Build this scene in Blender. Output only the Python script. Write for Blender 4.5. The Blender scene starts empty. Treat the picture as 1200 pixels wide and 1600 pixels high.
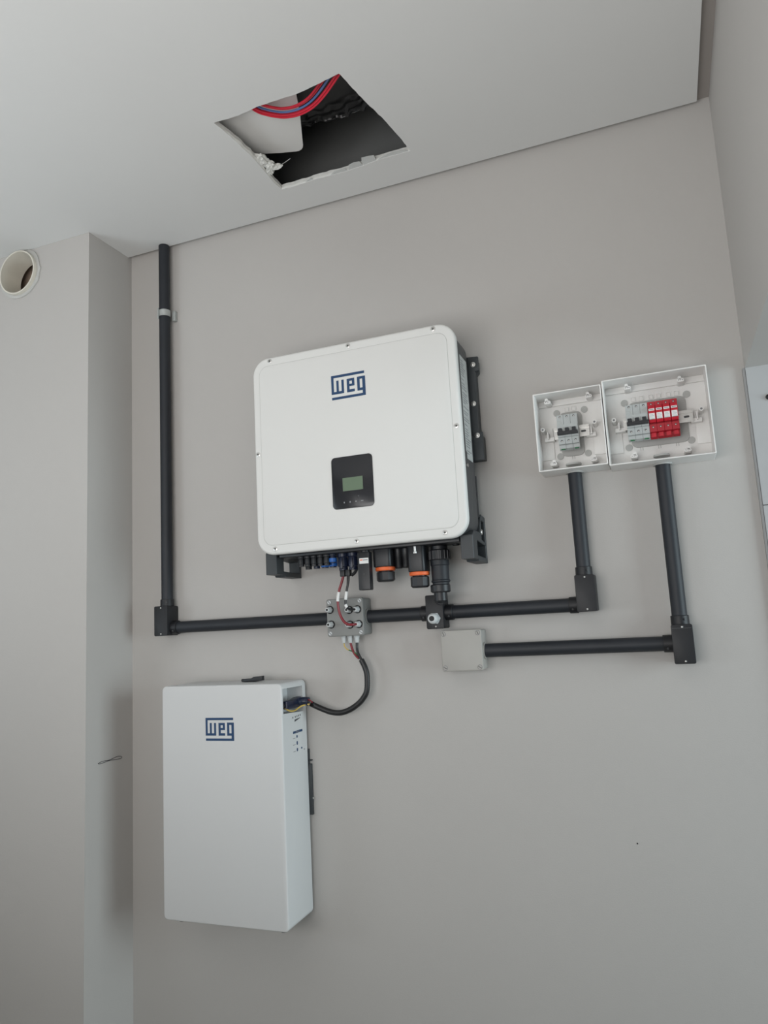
import bpy, bmesh, math, random
from mathutils import Vector, Matrix
from mathutils.geometry import tessellate_polygon

random.seed(4)
scene = bpy.context.scene
COL = scene.collection

# ------------------------------------------------------------------ camera
CAM_Z = 1.55
YAW, PITCH, ROLL = 0.360200518, 0.149427267, -0.0537558571
cam_data = bpy.data.cameras.new('camera')
cam_data.sensor_fit = 'VERTICAL'
cam_data.sensor_height = 32.0
cam_data.lens = 1153.10137 / 1600.0 * 32.0
cam_data.clip_start = 0.02
cam = bpy.data.objects.new('camera', cam_data)
COL.objects.link(cam)
_f = Vector((-math.sin(YAW) * math.cos(PITCH), math.cos(YAW) * math.cos(PITCH), math.sin(PITCH)))
_r = Vector((math.cos(YAW), math.sin(YAW), 0))
_u = _r.cross(_f)
_r2 = math.cos(ROLL) * _r + math.sin(ROLL) * _u
_u2 = -math.sin(ROLL) * _r + math.cos(ROLL) * _u
cam.matrix_world = Matrix(((_r2.x, _u2.x, -_f.x, 0), (_r2.y, _u2.y, -_f.y, -1.85),
                           (_r2.z, _u2.z, -_f.z, CAM_Z), (0, 0, 0, 1)))
scene.camera = cam

# ------------------------------------------------------------------ world, daylight, exposure
world = bpy.data.worlds.new('sky')
scene.world = world
world.use_nodes = True
bg = world.node_tree.nodes['Background']
bg.inputs[0].default_value = (0.80, 0.90, 1.0, 1)
bg.inputs[1].default_value = 0.25


def area(name, loc, target, sx, sy, power, color):
    l = bpy.data.lights.new(name, 'AREA')
    l.shape = 'RECTANGLE'
    l.size, l.size_y = sx, sy
    l.energy = power
    l.color = color
    o = bpy.data.objects.new(name, l)
    o.location = loc
    o.rotation_euler = (Vector(target) - Vector(loc)).to_track_quat('-Z', 'Y').to_euler()
    COL.objects.link(o)
    return o


# daylight entering by the window in the wall behind the photographer and by the doorway on the right
area('daylight_behind', (-0.75, -2.45, 1.62), (-0.80, 0.0, 4.30), 1.5, 1.4, 29.5, (1.0, 0.985, 0.965))
area('ceiling_fill_left', (-2.68, -1.75, 1.55), (-1.60, -1.20, 3.40), 1.0, 0.9, 14.5, (0.82, 0.93, 1.0))  # fill added to brighten the left part of the ceiling, no known window
area('daylight_next_room', (2.30, -0.80, 1.55), (-1.2, -0.20, 1.60), 1.2, 1.2, 44, (0.80, 0.95, 1.0))

scene.view_settings.view_transform = 'Standard'
scene.view_settings.look = 'None'
scene.view_settings.exposure = 0.0
scene.view_settings.gamma = 1.0
scene.view_settings.use_curve_mapping = False


# ------------------------------------------------------------------ materials
def lin(c):
    return tuple(((v / 255) / 12.92 if v / 255 <= 0.04045 else ((v / 255 + 0.055) / 1.055) ** 2.4) for v in c)


MATS = {}


def mat(name, rgb, rough=0.5, metal=0.0, bump=0.0, bscale=200.0, var=0.0, vscale=3.0, spec=0.5, coat=0.0):
    """Principled material with noise for tint variation and fine relief; rgb is linear albedo."""
    if name in MATS:
        return MATS[name]
    m = bpy.data.materials.new(name)
    m.use_nodes = True
    nt = m.node_tree
    p = nt.nodes['Principled BSDF']
    p.inputs['Roughness'].default_value = rough
    p.inputs['Metallic'].default_value = metal
    p.inputs['Specular IOR Level'].default_value = spec
    p.inputs['Coat Weight'].default_value = coat
    tc = nt.nodes.new('ShaderNodeTexCoord')
    if var > 0:
        n = nt.nodes.new('ShaderNodeTexNoise')
        n.inputs['Scale'].default_value = vscale
        n.inputs['Detail'].default_value = 5
        nt.links.new(tc.outputs['Object'], n.inputs['Vector'])
        r = nt.nodes.new('ShaderNodeValToRGB')
        r.color_ramp.elements[0].position = 0.3
        r.color_ramp.elements[1].position = 0.7
        r.color_ramp.elements[0].color = tuple(v * (1 - var) for v in rgb) + (1,)
        r.color_ramp.elements[1].color = tuple(min(1, v * (1 + var)) for v in rgb) + (1,)
        nt.links.new(n.outputs['Fac'], r.inputs['Fac'])
        nt.links.new(r.outputs['Color'], p.inputs['Base Color'])
    else:
        p.inputs['Base Color'].default_value = tuple(rgb) + (1,)
    if bump > 0:
        n2 = nt.nodes.new('ShaderNodeTexNoise')
        n2.inputs['Scale'].default_value = bscale
        n2.inputs['Detail'].default_value = 4
        nt.links.new(tc.outputs['Object'], n2.inputs['Vector'])
        b = nt.nodes.new('ShaderNodeBump')
        b.inputs['Strength'].default_value = bump
        b.inputs['Distance'].default_value = 0.002
        nt.links.new(n2.outputs['Fac'], b.inputs['Height'])
        nt.links.new(b.outputs['Normal'], p.inputs['Normal'])
    MATS[name] = m
    return m


M_WALL = mat('wall_paint', (0.502, 0.482, 0.462), 0.75, bump=0.12, bscale=320, var=0.012, vscale=2.2, spec=0.25)
M_CEIL = mat('ceiling_paint', (0.70, 0.70, 0.69), 0.8, bump=0.06, bscale=260, var=0.01, vscale=2.0, spec=0.2)
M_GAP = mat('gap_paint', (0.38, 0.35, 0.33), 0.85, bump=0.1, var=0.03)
M_FLOOR = mat('floor_tile', (0.42, 0.39, 0.35), 0.4, bump=0.05, bscale=60, var=0.08, vscale=5)
M_RENDER = mat('dark_render', (0.15, 0.153, 0.15), 0.7, bump=0.25, bscale=40, var=0.12, vscale=6)
M_GYPSUM = mat('broken_gypsum', (0.70, 0.70, 0.67), 0.95, bump=0.9, bscale=120, var=0.06, vscale=60)
M_PAPER = mat('torn_paper', (0.56, 0.57, 0.56), 0.9, bump=0.3, bscale=150, var=0.05, vscale=40)
M_TILE = mat('white_tile', (0.46, 0.465, 0.47), 0.25, bump=0.02, bscale=30, var=0.02, vscale=3)
M_GROUT = mat('grout', (0.35, 0.35, 0.35), 0.9, bump=0.2)
M_PVCW = mat('cream_pvc', (0.70, 0.665, 0.585), 0.45, bump=0.1, bscale=40, var=0.06, vscale=14)
M_PUTTY = mat('wall_putty', (0.53, 0.525, 0.505), 0.85, bump=0.35, bscale=60, var=0.05, vscale=20)
M_CAVITY = mat('brick_cavity', (0.36, 0.27, 0.21), 0.9, bump=0.5, bscale=60, var=0.2, vscale=20)
M_COVER = mat('white_powder_coat', (0.73, 0.725, 0.705), 0.6, bump=0.02, bscale=500, var=0.008, vscale=4)
M_SEAM = mat('seam_grey', (0.50, 0.50, 0.48), 0.5, var=0.02)
M_BATT = mat('light_grey_coat', (0.64, 0.645, 0.645), 0.6, bump=0.03, bscale=600, var=0.006, vscale=4)
M_BODY = mat('graphite_metal', (0.052, 0.054, 0.057), 0.45, bump=0.05, bscale=300, var=0.05, vscale=20)
M_FOOT = mat('graphite_plastic', (0.036, 0.041, 0.045), 0.5, bump=0.06, bscale=250, var=0.05, vscale=20)
M_BLACK = mat('black_plastic', (0.012, 0.013, 0.016), 0.42, bump=0.04, bscale=200, var=0.1, vscale=30)
M_PIPE = mat('black_conduit', (0.0150, 0.0175, 0.023), 0.55, bump=0.03, bscale=120, var=0.1, vscale=14)
M_COND = mat('black_box_plastic', (0.0075, 0.008, 0.0105), 0.5, bump=0.08, bscale=160, var=0.1, vscale=30)
M_NAVY = mat('navy_plastic', (0.010, 0.016, 0.040), 0.3, bump=0.05, bscale=200, var=0.15, vscale=60)
M_BLUEC = mat('bright_blue_collar', (0.02, 0.13, 0.46), 0.35, var=0.05)
M_ORANGE = mat('orange_seal', (0.80, 0.145, 0.035), 0.5, var=0.04, vscale=30)
M_LOGO = mat('logo_blue', (0.010, 0.048, 0.130), 0.6, var=0.01)
M_GLASSB = mat('display_black', (0.010, 0.0105, 0.014), 0.22, var=0.02)
M_LCD = mat('lcd_green', (0.135, 0.19, 0.125), 0.3, var=0.02, vscale=40)
M_ICON = mat('icon_grey', (0.25, 0.26, 0.27), 0.5, var=0.02)
M_STEEL = mat('zinc_steel', (0.62, 0.61, 0.59), 0.34, metal=0.9, bump=0.05, var=0.06, vscale=50)
M_SCREWD = mat('screw_recess', (0.10, 0.10, 0.095), 0.5, metal=0.4, var=0.05)
M_GALV = mat('galvanised_clip', (0.50, 0.52, 0.51), 0.45, metal=0.5, bump=0.1, bscale=150, var=0.1, vscale=60)
M_STICK = mat('label_silver', (0.46, 0.47, 0.46), 0.45, var=0.1, vscale=90)
M_PRINT = mat('print_dark', (0.06, 0.06, 0.065), 0.6, var=0.02)
M_PRINTG = mat('print_grey', (0.20, 0.20, 0.21), 0.6, var=0.02)
M_WHITE = mat('label_white', (0.78, 0.78, 0.77), 0.55, var=0.02, vscale=30)
M_ENCL = mat('enclosure_white', (0.79, 0.775, 0.755), 0.42, bump=0.03, bscale=200, var=0.01, vscale=20)
M_KNOCK = mat('knockout_grey', (0.43, 0.43, 0.415), 0.5, bump=0.08, bscale=200, var=0.03, vscale=60)
M_SHADE_MARK = mat('shade_and_mark_grey', (0.43, 0.425, 0.41), 0.6, var=0.03)  # painted shade of the enclosures' rear opening; also plain grey for slots and dot
M_BRK = mat('breaker_grey', (0.44, 0.46, 0.455), 0.45, bump=0.04, bscale=250, var=0.02, vscale=40)
M_RED = mat('surge_red', (0.52, 0.012, 0.028), 0.4, bump=0.03, bscale=250, var=0.05, vscale=50)
M_REDD = mat('surge_red_base', (0.40, 0.010, 0.022), 0.45, bump=0.03, bscale=250, var=0.05, vscale=50)
M_GREEN = mat('green_clip', (0.03, 0.16, 0.07), 0.5, var=0.05)
M_BOXG = mat('junction_grey', (0.225, 0.228, 0.22), 0.5, bump=0.05, bscale=180, var=0.02, vscale=20)
M_BOXL = mat('junction_light_grey', (0.385, 0.37, 0.345), 0.5, bump=0.05, bscale=180, var=0.02, vscale=20)
M_GLAND = mat('gland_light_grey', (0.58, 0.60, 0.605), 0.42, bump=0.03, var=0.02, vscale=40)
M_RUBBER = mat('black_rubber', (0.006, 0.006, 0.007), 0.6, var=0.05)
M_WRED = mat('red_wire', (0.21, 0.011, 0.020), 0.4, bump=0.02, var=0.06, vscale=60)
M_WRED2 = mat('bright_red_wire', (0.62, 0.020, 0.045), 0.35, bump=0.02, var=0.06, vscale=40)
M_WBLUE = mat('blue_wire', (0.09, 0.16, 0.36), 0.4, var=0.05, vscale=40)
M_WBLK = mat('black_wire', (0.011, 0.011, 0.012), 0.4, var=0.05, vscale=40)
M_WYEL = mat('yellow_wire', (0.62, 0.44, 0.10), 0.4, var=0.05, vscale=40)
M_WGRN = mat('green_wire', (0.05, 0.16, 0.06), 0.4, var=0.05, vscale=40)
M_SHEET = mat('white_sheet', (0.78, 0.77, 0.75), 0.6, bump=0.03, bscale=40, var=0.01)
M_PLAST = mat('black_film', (0.016, 0.016, 0.017), 0.32, bump=0.15, bscale=30, var=0.1, vscale=10)
M_PENCIL = mat('pencil_mark', (0.03, 0.03, 0.03), 0.9, var=0.1, vscale=200)
M_STRIP = mat('jamb_strip_grey', (0.27, 0.262, 0.258), 0.6, bump=0.05, var=0.03)
M_GLASS = mat('pane_glass', (0.8, 0.85, 0.88), 0.1, var=0.01)

# ------------------------------------------------------------------ mesh helpers
WO = {}     # world origin of every Empty / parent object


def add_poly_prism(bm, pts, axis, a0, a1, bevel=0.0, seg=2, holes=None):
    """Extrude a 2D polygon (optionally with holes) along an axis. axis y: pts are (x,z); x: (y,z); z: (x,y)."""
    def P(p, a):
        if axis == 'y':
            return Vector((p[0], a, p[1]))
        if axis == 'x':
            return Vector((a, p[0], p[1]))
        return Vector((p[0], p[1], a))
    loops = [list(pts)] + [list(h) for h in (holes or [])]
    flat = [p for l in loops for p in l]
    v0 = [bm.verts.new(P(p, a0)) for p in flat]
    v1 = [bm.verts.new(P(p, a1)) for p in flat]
    faces = []
    if holes:
        tris = tessellate_polygon([[Vector((p[0], p[1], 0)) for p in l] for l in loops])
        for t in tris:
            faces.append(bm.faces.new([v0[i] for i in t]))
            faces.append(bm.faces.new([v1[i] for i in reversed(t)]))
    else:
        faces.append(bm.faces.new(v0))
        faces.append(bm.faces.new(list(reversed(v1))))
    k = 0
    rims = []
    for l in loops:
        n = len(l)
        for i in range(n):
            j = (i + 1) % n
            faces.append(bm.faces.new((v0[k + i], v0[k + j], v1[k + j], v1[k + i])))
            rims.append((v0[k + i], v0[k + j]))
            rims.append((v1[k + i], v1[k + j]))
        k += n
    bmesh.ops.recalc_face_normals(bm, faces=faces)
    if bevel > 0:
        es = [e for e in (bm.edges.get(r) for r in rims) if e]
        bmesh.ops.bevel(bm, geom=es, offset=bevel, segments=seg, profile=0.5, affect='EDGES', clamp_overlap=True)


def rrect(a0, a1, b0, b1, r, n=6):
    pts = []
    for cx, cy, s in ((a1 - r, b1 - r, 0), (a0 + r, b1 - r, 90), (a0 + r, b0 + r, 180), (a1 - r, b0 + r, 270)):
        for i in range(n + 1):
            t = math.radians(s + 90 * i / n)
            pts.append((cx + r * math.cos(t), cy + r * math.sin(t)))
    return pts


def add_box(bm, x0, x1, y0, y1, z0, z1, bevel=0.0, seg=2):
    vs = bmesh.ops.create_cube(bm, size=1.0)['verts']
    for v in vs:
        v.co = Vector(((x0 + x1) / 2 + v.co.x * (x1 - x0), (y0 + y1) / 2 + v.co.y * (y1 - y0), (z0 + z1) / 2 + v.co.z * (z1 - z0)))
    if bevel > 0:
        es = list({e for v in vs for e in v.link_edges})
        bmesh.ops.bevel(bm, geom=es, offset=bevel, segments=seg, profile=0.5, affect='EDGES', clamp_overlap=True)


def add_rbox(bm, x0, x1, y0, y1, z0, z1, r, axis='y', bevel=0.0, n=5, seg=2):
    if axis == 'y':
        add_poly_prism(bm, rrect(x0, x1, z0, z1, r, n), 'y', y0, y1, bevel, seg)
    elif axis == 'x':
        add_poly_prism(bm, rrect(y0, y1, z0, z1, r, n), 'x', x0, x1, bevel, seg)
    else:
        add_poly_prism(bm, rrect(x0, x1, y0, y1, r, n), 'z', z0, z1, bevel, seg)


def frame_for(d):
    d = d.normalized()
    a = Vector((0, 0, 1)) if abs(d.z) < 0.9 else Vector((1, 0, 0))
    u = d.cross(a).normalized()
    return u, d.cross(u).normalized()


def add_lathe(bm, prof, origin, direction, n=20, phase=0.0):
    """prof: (radius, distance along direction); closed by caps where radius > 0."""
    o, d = Vector(origin), Vector(direction).normalized()
    u, w = frame_for(d)
    rings = []
    faces = []
    for r, h in prof:
        rings.append([bm.verts.new(o + d * h + (u * math.cos(phase + 2 * math.pi * i / n) + w * math.sin(phase + 2 * math.pi * i / n)) * max(r, 1e-5)) for i in range(n)])
    for a, b in zip(rings[:-1], rings[1:]):
        for i in range(n):
            j = (i + 1) % n
            faces.append(bm.faces.new((a[i], a[j], b[j], b[i])))
    faces.append(bm.faces.new(rings[0]))
    faces.append(bm.faces.new(list(reversed(rings[-1]))))
    bmesh.ops.recalc_face_normals(bm, faces=faces)


def smooth_path(pts, k=6):
    P = [Vector(p) for p in pts]
    P = [P[0] * 2 - P[1]] + P + [P[-1] * 2 - P[-2]]
    out = []
    for i in range(1, len(P) - 2):
        p0, p1, p2, p3 = P[i - 1:i + 3]
        for j in range(k):
            t = j / k
            out.append(0.5 * ((2 * p1) + (p2 - p0) * t + (2 * p0 - 5 * p1 + 4 * p2 - p3) * t * t + (3 * p1 - p0 - 3 * p2 + p3) * t ** 3))
    out.append(P[-2])
    return out


def add_tube(bm, pts, r, n=10, k=6, smooth=True, rfun=None):
    path = smooth_path(pts, k) if smooth else [Vector(p) for p in pts]
    rings = []
    faces = []
    u = None
    for i, p in enumerate(path):
        d = (path[min(i + 1, len(path) - 1)] - path[max(i - 1, 0)]).normalized()
        if u is None:
            u, w = frame_for(d)
        else:
            u = (u - d * u.dot(d)).normalized()
            w = d.cross(u)
        rr = rfun(i, len(path)) if rfun else r
        rings.append([bm.verts.new(p + (u * math.cos(2 * math.pi * q / n) + w * math.sin(2 * math.pi * q / n)) * rr) for q in range(n)])
    for a, b in zip(rings[:-1], rings[1:]):
        for i in range(n):
            j = (i + 1) % n
            faces.append(bm.faces.new((a[i], a[j], b[j], b[i])))
    faces.append(bm.faces.new(rings[0]))
    faces.append(bm.faces.new(list(reversed(rings[-1]))))
    bmesh.ops.recalc_face_normals(bm, faces=faces)


def obj(name, bm, m, parent=None, angle=35):
    org = WO.get(parent, Vector((0, 0, 0))) if parent else Vector((0, 0, 0))
    if parent:
        bmesh.ops.translate(bm, verts=bm.verts, vec=-org)
    me = bpy.data.meshes.new(name)
    bm.to_mesh(me)
    bm.free()
    for p in me.polygons:
        p.use_smooth = True
    me.set_sharp_from_angle(angle=math.radians(angle))
    me.materials.append(m)
    o = bpy.data.objects.new(name, me)
    COL.objects.link(o)
    if parent:
        o.parent = parent
        WO[o] = org            # parts keep the origin of their thing
    else:
        WO[o] = Vector((0, 0, 0))
    return o


def B(fn, *a, **k):
    bm = bmesh.new()
    fn(bm, *a, **k)
    return bm


def box(name, m, parent, *a, **k):
    return obj(name, B(add_box, *a, **k), m, parent)


def rbox(name, m, parent, *a, **k):
    return obj(name, B(add_rbox, *a, **k), m, parent)


def lathe(name, m, parent, *a, **k):
    return obj(name, B(add_lathe, *a, **k), m, parent)


def tube(name, m, parent, *a, **k):
    return obj(name, B(add_tube, *a, **k), m, parent)


def prism(name, m, parent, *a, **k):
    return obj(name, B(add_poly_prism, *a, **k), m, parent)


def thing(name, label, cat, loc, group=None):
    o = bpy.data.objects.new(name, None)
    o.empty_display_size = 0.02
    o.location = loc
    COL.objects.link(o)
    WO[o] = Vector(loc)
    return tag(o, label, cat, group)


def tag(o, label, cat, group=None):
    o['label'] = label
    o['category'] = cat
    if group:
        o['group'] = group
    return o


def struct(o):
    o['kind'] = 'structure'
    return o


def circle(cx, cy, r, n=40):
    return [(cx + r * math.cos(2 * math.pi * i / n), cy + r * math.sin(2 * math.pi * i / n)) for i in range(n)]


# ------------------------------------------------------------------ the room
XL, XR = -1.536, 0.217       # corner with the projecting pillar, corner with the right wall
YB = -0.192                  # face of the projecting pillar
XO, YO = -2.75, -2.58        # outer room limits (out of view)
ZC = 2.7757                  # underside of the ceiling board
ZG = 2.7905                  # top of the shadow gap
ZT = 3.10                    # slab

struct(box('floor', M_FLOOR, None, XO - 0.15, 2.6, YO - 0.15, 0.15, -0.12, 0.0))
struct(box('wall_back', M_WALL, None, XL - 0.02, XR, 0.0, 0.13, 0.0, ZG + 0.004))
struct(box('wall_above', M_RENDER, None, XO, XR, 0.0, 0.13, ZG + 0.004, ZT))

# projecting pillar on the left: front face holed for the pipe, side face, hollow core
PX, PZ, PR = -1.809, 2.7025, 0.0715
bm = bmesh.new()
outer = [(XO, 0.0), (XL, 0.0), (XL, ZT), (XO, ZT)]
add_poly_prism(bm, outer, 'y', YB, YB + 0.02, holes=[circle(PX, PZ, PR + 0.0005, 40)])
add_box(bm, XL - 0.02, XL, YB + 0.02, 0.0, 0.0, ZT)
struct(obj('wall_left', bm, M_WALL))
struct(box('wall_core', M_CAVITY, None, XO, XL - 0.03, -0.098, -0.07, 2.2, ZT))

# right wall with the doorway that starts at the back corner
bm = bmesh.new()
add_box(bm, XR, XR + 0.15, -1.25, 0.0, 2.090, ZT)
add_box(bm, XR, XR + 0.15, YO, -1.25, 0.0, ZT)
struct(obj('wall_right', bm, M_WALL))
# wall behind the photographer with a wide window, and the far left wall
bm = bmesh.new()
add_box(bm, XO, -1.45, YO - 0.12, YO, 0, ZT)
add_box(bm, 0.15, XR, YO - 0.12, YO, 0, ZT)
add_box(bm, -1.45, 0.15, YO - 0.12, YO, 2.50, ZT)
add_box(bm, -1.45, 0.15, YO - 0.12, YO, 0.0, 0.90)
struct(obj('wall_front', bm, M_WALL))
bm = bmesh.new()
add_box(bm, XO - 0.12, XO, -1.20, YB, 0, ZT)
add_box(bm, XO - 0.12, XO, YO, -2.30, 0, ZT)
add_box(bm, XO - 0.12, XO, -2.30, -1.20, 2.10, ZT)  # opening added in this unseen wall to suit the ceiling fill
add_box(bm, XO - 0.12, XO, -2.30, -1.20, 0, 1.0)
struct(obj('wall_outer', bm, M_WALL))
struct(box('ceiling_slab', M_RENDER, None, XO, XR + 0.15, YO, 0.13, ZT, ZT + 0.1))

# next room: the back wall goes on beyond the doorway, clad in white tiles
nw = struct(box('wall_next', M_GROUT, None, XR, 2.6, 0.0, 0.13, 0.0, ZT))
tz = [0.0, 0.5897, 1.1785, 1.7673, 2.3561]
for i in range(4):
    for k in range(4):
        x0 = 0.2165 + k * 0.59
        box('tile', M_TILE, nw, x0 + 0.0008, x0 + 0.589, -0.007, -0.0002, tz[i] + 0.001, tz[i + 1] - 0.001, bevel=0.0008, seg=1)
struct(box('trim_2', M_STRIP, None, 0.2112, 0.2164, -0.009, -0.0002, 0.0, 2.0895))
plug = thing('wall_plug', 'small black round plug on the white tiled wall beyond the doorway', 'wall plug', (0.2575, -0.007, 2.0129))
lathe('cap', M_BLACK, plug, [(0.0062, 0), (0.0062, 0.004), (0.0045, 0.0055)], (0.2575, -0.0071, 2.0129), (0, -1, 0), n=16)
lathe('washer', M_KNOCK, plug, [(0.0085, 0), (0.0085, 0.0012)], (0.2575, -0.0071, 2.0129), (0, -1, 0), n=16)

# ceiling board with the rough hole
HOLE = [(-0.9156, -0.4493), (-0.8491, -0.4459), (-0.793, -0.4540), (-0.6882, -0.4523), (-0.6231, -0.4605), (-0.5723, -0.4697),
        (-0.570, -0.4644), (-0.558, -0.3893), (-0.5347, -0.2828), (-0.522, -0.2019), (-0.516, -0.1389),
        (-0.571, -0.1414), (-0.6136, -0.1396), (-0.659, -0.1345), (-0.7042, -0.1309), (-0.7494, -0.1333), (-0.8013, -0.1355),
        (-0.8632, -0.1319), (-0.9027, -0.134), (-0.9055, -0.1726), (-0.9035, -0.2257), (-0.9010, -0.2999), (-0.9064, -0.3918)]


def rough(poly, amp, step=0.012):
    out = []
    for i, p in enumerate(poly):
        q = poly[(i + 1) % len(poly)]
        L = math.hypot(q[0] - p[0], q[1] - p[1])
        n = max(1, int(L / step))
        for j in range(n):
            t = j / n
            a = amp if j else 0
            out.append((p[0] + (q[0] - p[0]) * t + random.uniform(-a, a), p[1] + (q[1] - p[1]) * t + random.uniform(-a, a)))
    return out


HOLE_R = rough(HOLE, 0.0009)
CEDGE_Y, CEDGE_X = -0.0165, 0.1875
outer = [(XO, YO), (CEDGE_X, YO), (CEDGE_X, CEDGE_Y), (XL + 0.0005, CEDGE_Y), (XL + 0.0005, YB - 0.0005), (XO, YB - 0.0005)]
ceil = struct(prism('ceiling', M_CEIL, None, outer, 'z', ZC, ZC + 0.0125, holes=[HOLE_R]))
# shadow gap closing strips
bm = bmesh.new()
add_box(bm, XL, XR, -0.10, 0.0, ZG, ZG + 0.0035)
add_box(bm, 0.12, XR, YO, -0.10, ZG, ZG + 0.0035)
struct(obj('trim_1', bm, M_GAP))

# torn board edge: rim of raw gypsum, paper flaps and the crumbled lump
bm = bmesh.new()
hl = HOLE_R


def ring_edge(bm, pts, width, z0, z1):
    """irregular rim lying just inside the hole outline"""
    cx = sum(p[0] for p in pts) / len(pts)
    cy = sum(p[1] for p in pts) / len(pts)
    n = len(pts)
    o_, i_ = [], []
    for p in pts:
        d = Vector((cx - p[0], cy - p[1])).normalized()
        w = width(p) * random.uniform(0.4, 1.3)
        o_.append((bm.verts.new((p[0] - d.x * 0.001, p[1] - d.y * 0.001, z0)), bm.verts.new((p[0] - d.x * 0.001, p[1] - d.y * 0.001, z1))))
        i_.append((bm.verts.new((p[0] + d.x * w, p[1] + d.y * w, z0 + 0.003)), bm.verts.new((p[0] + d.x * w, p[1] + d.y * w, z1))))
    fs = []
    for a in range(n):
        b = (a + 1) % n
        fs.append(bm.faces.new((o_[a][0], o_[b][0], i_[b][0], i_[a][0])))
        fs.append(bm.faces.new((i_[a][0], i_[b][0], i_[b][1], i_[a][1])))
        fs.append(bm.faces.new((i_[a][1], i_[b][1], o_[b][1], o_[a][1])))
        fs.append(bm.faces.new((o_[a][1], o_[b][1], o_[b][0], o_[a][0])))
    bmesh.ops.recalc_face_normals(bm, faces=fs)


ring_edge(bm, hl, lambda p: 0.0042 if p[1] > -0.16 else (0.005 if p[0] < -0.88 and p[1] > -0.42 else 0.0008), ZC + 0.0004, ZC + 0.0125)
obj('gypsum_edge', bm, M_GYPSUM, ceil)


def flap(pts):
    bm = bmesh.new()
    lo = [bm.verts.new((x, y, ZC + 0.0008 + z)) for x, y, z in pts]
    hi = [bm.verts.new((x, y, ZC + 0.0008 + z + 0.0009)) for x, y, z in pts]
    fs = [bm.faces.new(lo), bm.faces.new(list(reversed(hi)))]
    for i in range(len(pts)):
        j = (i + 1) % len(pts)
        fs.append(bm.faces.new((lo[i], lo[j], hi[j], hi[i])))
    bmesh.ops.recalc_face_normals(bm, faces=fs)
    return obj('paper_flap', bm, M_PAPER, ceil)


flap([(-0.612, -0.136, 0), (-0.6105, -0.1615, .001), (-0.622, -0.1625, .002), (-0.645, -0.1645, .002), (-0.6505, -0.150, .001), (-0.650, -0.132, 0)])
flap([(-0.652, -0.132, 0), (-0.6555, -0.1530, .001), (-0.672, -0.1545, .002), (-0.6870, -0.1520, .001), (-0.698, -0.129, 0)])
flap([(-0.698, -0.129, 0), (-0.704, -0.1425, .001), (-0.735, -0.1420, .001), (-0.752, -0.1330, 0)])
flap([(-0.518, -0.137, 0), (-0.530, -0.148, .001), (-0.575, -0.1510, .001), (-0.609, -0.1400, 0)])
flap([(-0.800, -0.132, 0), (-0.806, -0.1435, .001), (-0.816, -0.1390, .001), (-0.830, -0.1325, 0)])
# crumbled gypsum hanging in the left edge
for (cx, cy, cz, sx, sy, sz) in ((-0.893, -0.262, ZC + 0.008, 0.018, 0.026, 0.007), (-0.880, -0.238, ZC + 0.006, 0.014, 0.014, 0.007),
                                 (-0.870, -0.224, ZC + 0.006, 0.017, 0.008, 0.006), (-0.893, -0.215, ZC + 0.006, 0.009, 0.014, 0.006)):
    bm = bmesh.new()
    bmesh.ops.create_icosphere(bm, subdivisions=3, radius=1.0)
    for v in bm.verts:
        k = 1 + random.uniform(-0.28, 0.28)
        v.co = Vector((cx + v.co.x * sx * k, cy + v.co.y * sy * k, cz + v.co.z * sz * k))
    obj('gypsum_crumb', bm, M_GYPSUM, ceil, angle=10)
tube('paper_fibre', M_PAPER, ceil, [(-0.862, -0.224, ZC + 0.006), (-0.845, -0.222, ZC + 0.012), (-0.825, -0.226, ZC + 0.016)], 0.0006, n=5)

# window in the wall behind the photographer (out of frame)
w1 = struct(bpy.data.objects.new('window_1', None))
COL.objects.link(w1)
w1.location = (-0.65, YO - 0.06, 0)
WO[w1] = Vector(w1.location)
for x in (-1.45, -0.675, 0.10):
    box('frame', M_COVER, w1, x, x + 0.05, YO - 0.09, YO - 0.04, 0.90, 2.50)
for z in (0.90, 2.45):
    box('rail', M_COVER, w1, -1.40, 0.10, YO - 0.088, YO - 0.042, z, z + 0.05)

w2 = struct(bpy.data.objects.new('added_window_2', None))  # unseen window frame, added to go with the left ceiling fill
COL.objects.link(w2)
w2.location = (XO - 0.06, -1.75, 1.0)
WO[w2] = Vector(w2.location)
for y in (-2.30, -1.775, -1.25):
    box('frame', M_COVER, w2, XO - 0.09, XO - 0.04, y, y + 0.05, 1.0, 2.10)
for z in (1.0, 2.05):
    box('rail', M_COVER, w2, XO - 0.088, XO - 0.042, -2.25, -1.25, z, z + 0.05)

# ------------------------------------------------------------------ pipe sleeve in the pillar
ps = thing('pipe_sleeve', 'open cream pipe stub in the pillar just under the ceiling', 'pipe', (PX, YB, PZ))
bm = bmesh.new()
add_poly_prism(bm, circle(PX, PZ, PR, 48), 'y', -0.208, -0.128, holes=[circle(PX, PZ, PR - 0.0045, 48)], bevel=0.0012, seg=1)
obj('pipe', bm, M_PVCW, ps)
bm = bmesh.new()
ro = [(PX + (PR + 0.012 + random.uniform(-0.004, 0.006)) * math.cos(2 * math.pi * i / 40), min(PZ + (PR + 0.010) * math.sin(2 * math.pi * i / 40), ZC - 0.0015)) for i in range(40)]
add_poly_prism(bm, ro, 'y', YB - 0.0045, YB - 0.0002, holes=[circle(PX, PZ, PR + 0.0003, 40)], bevel=0.001, seg=1)
obj('putty_collar', bm, M_PUTTY, ps)

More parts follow.
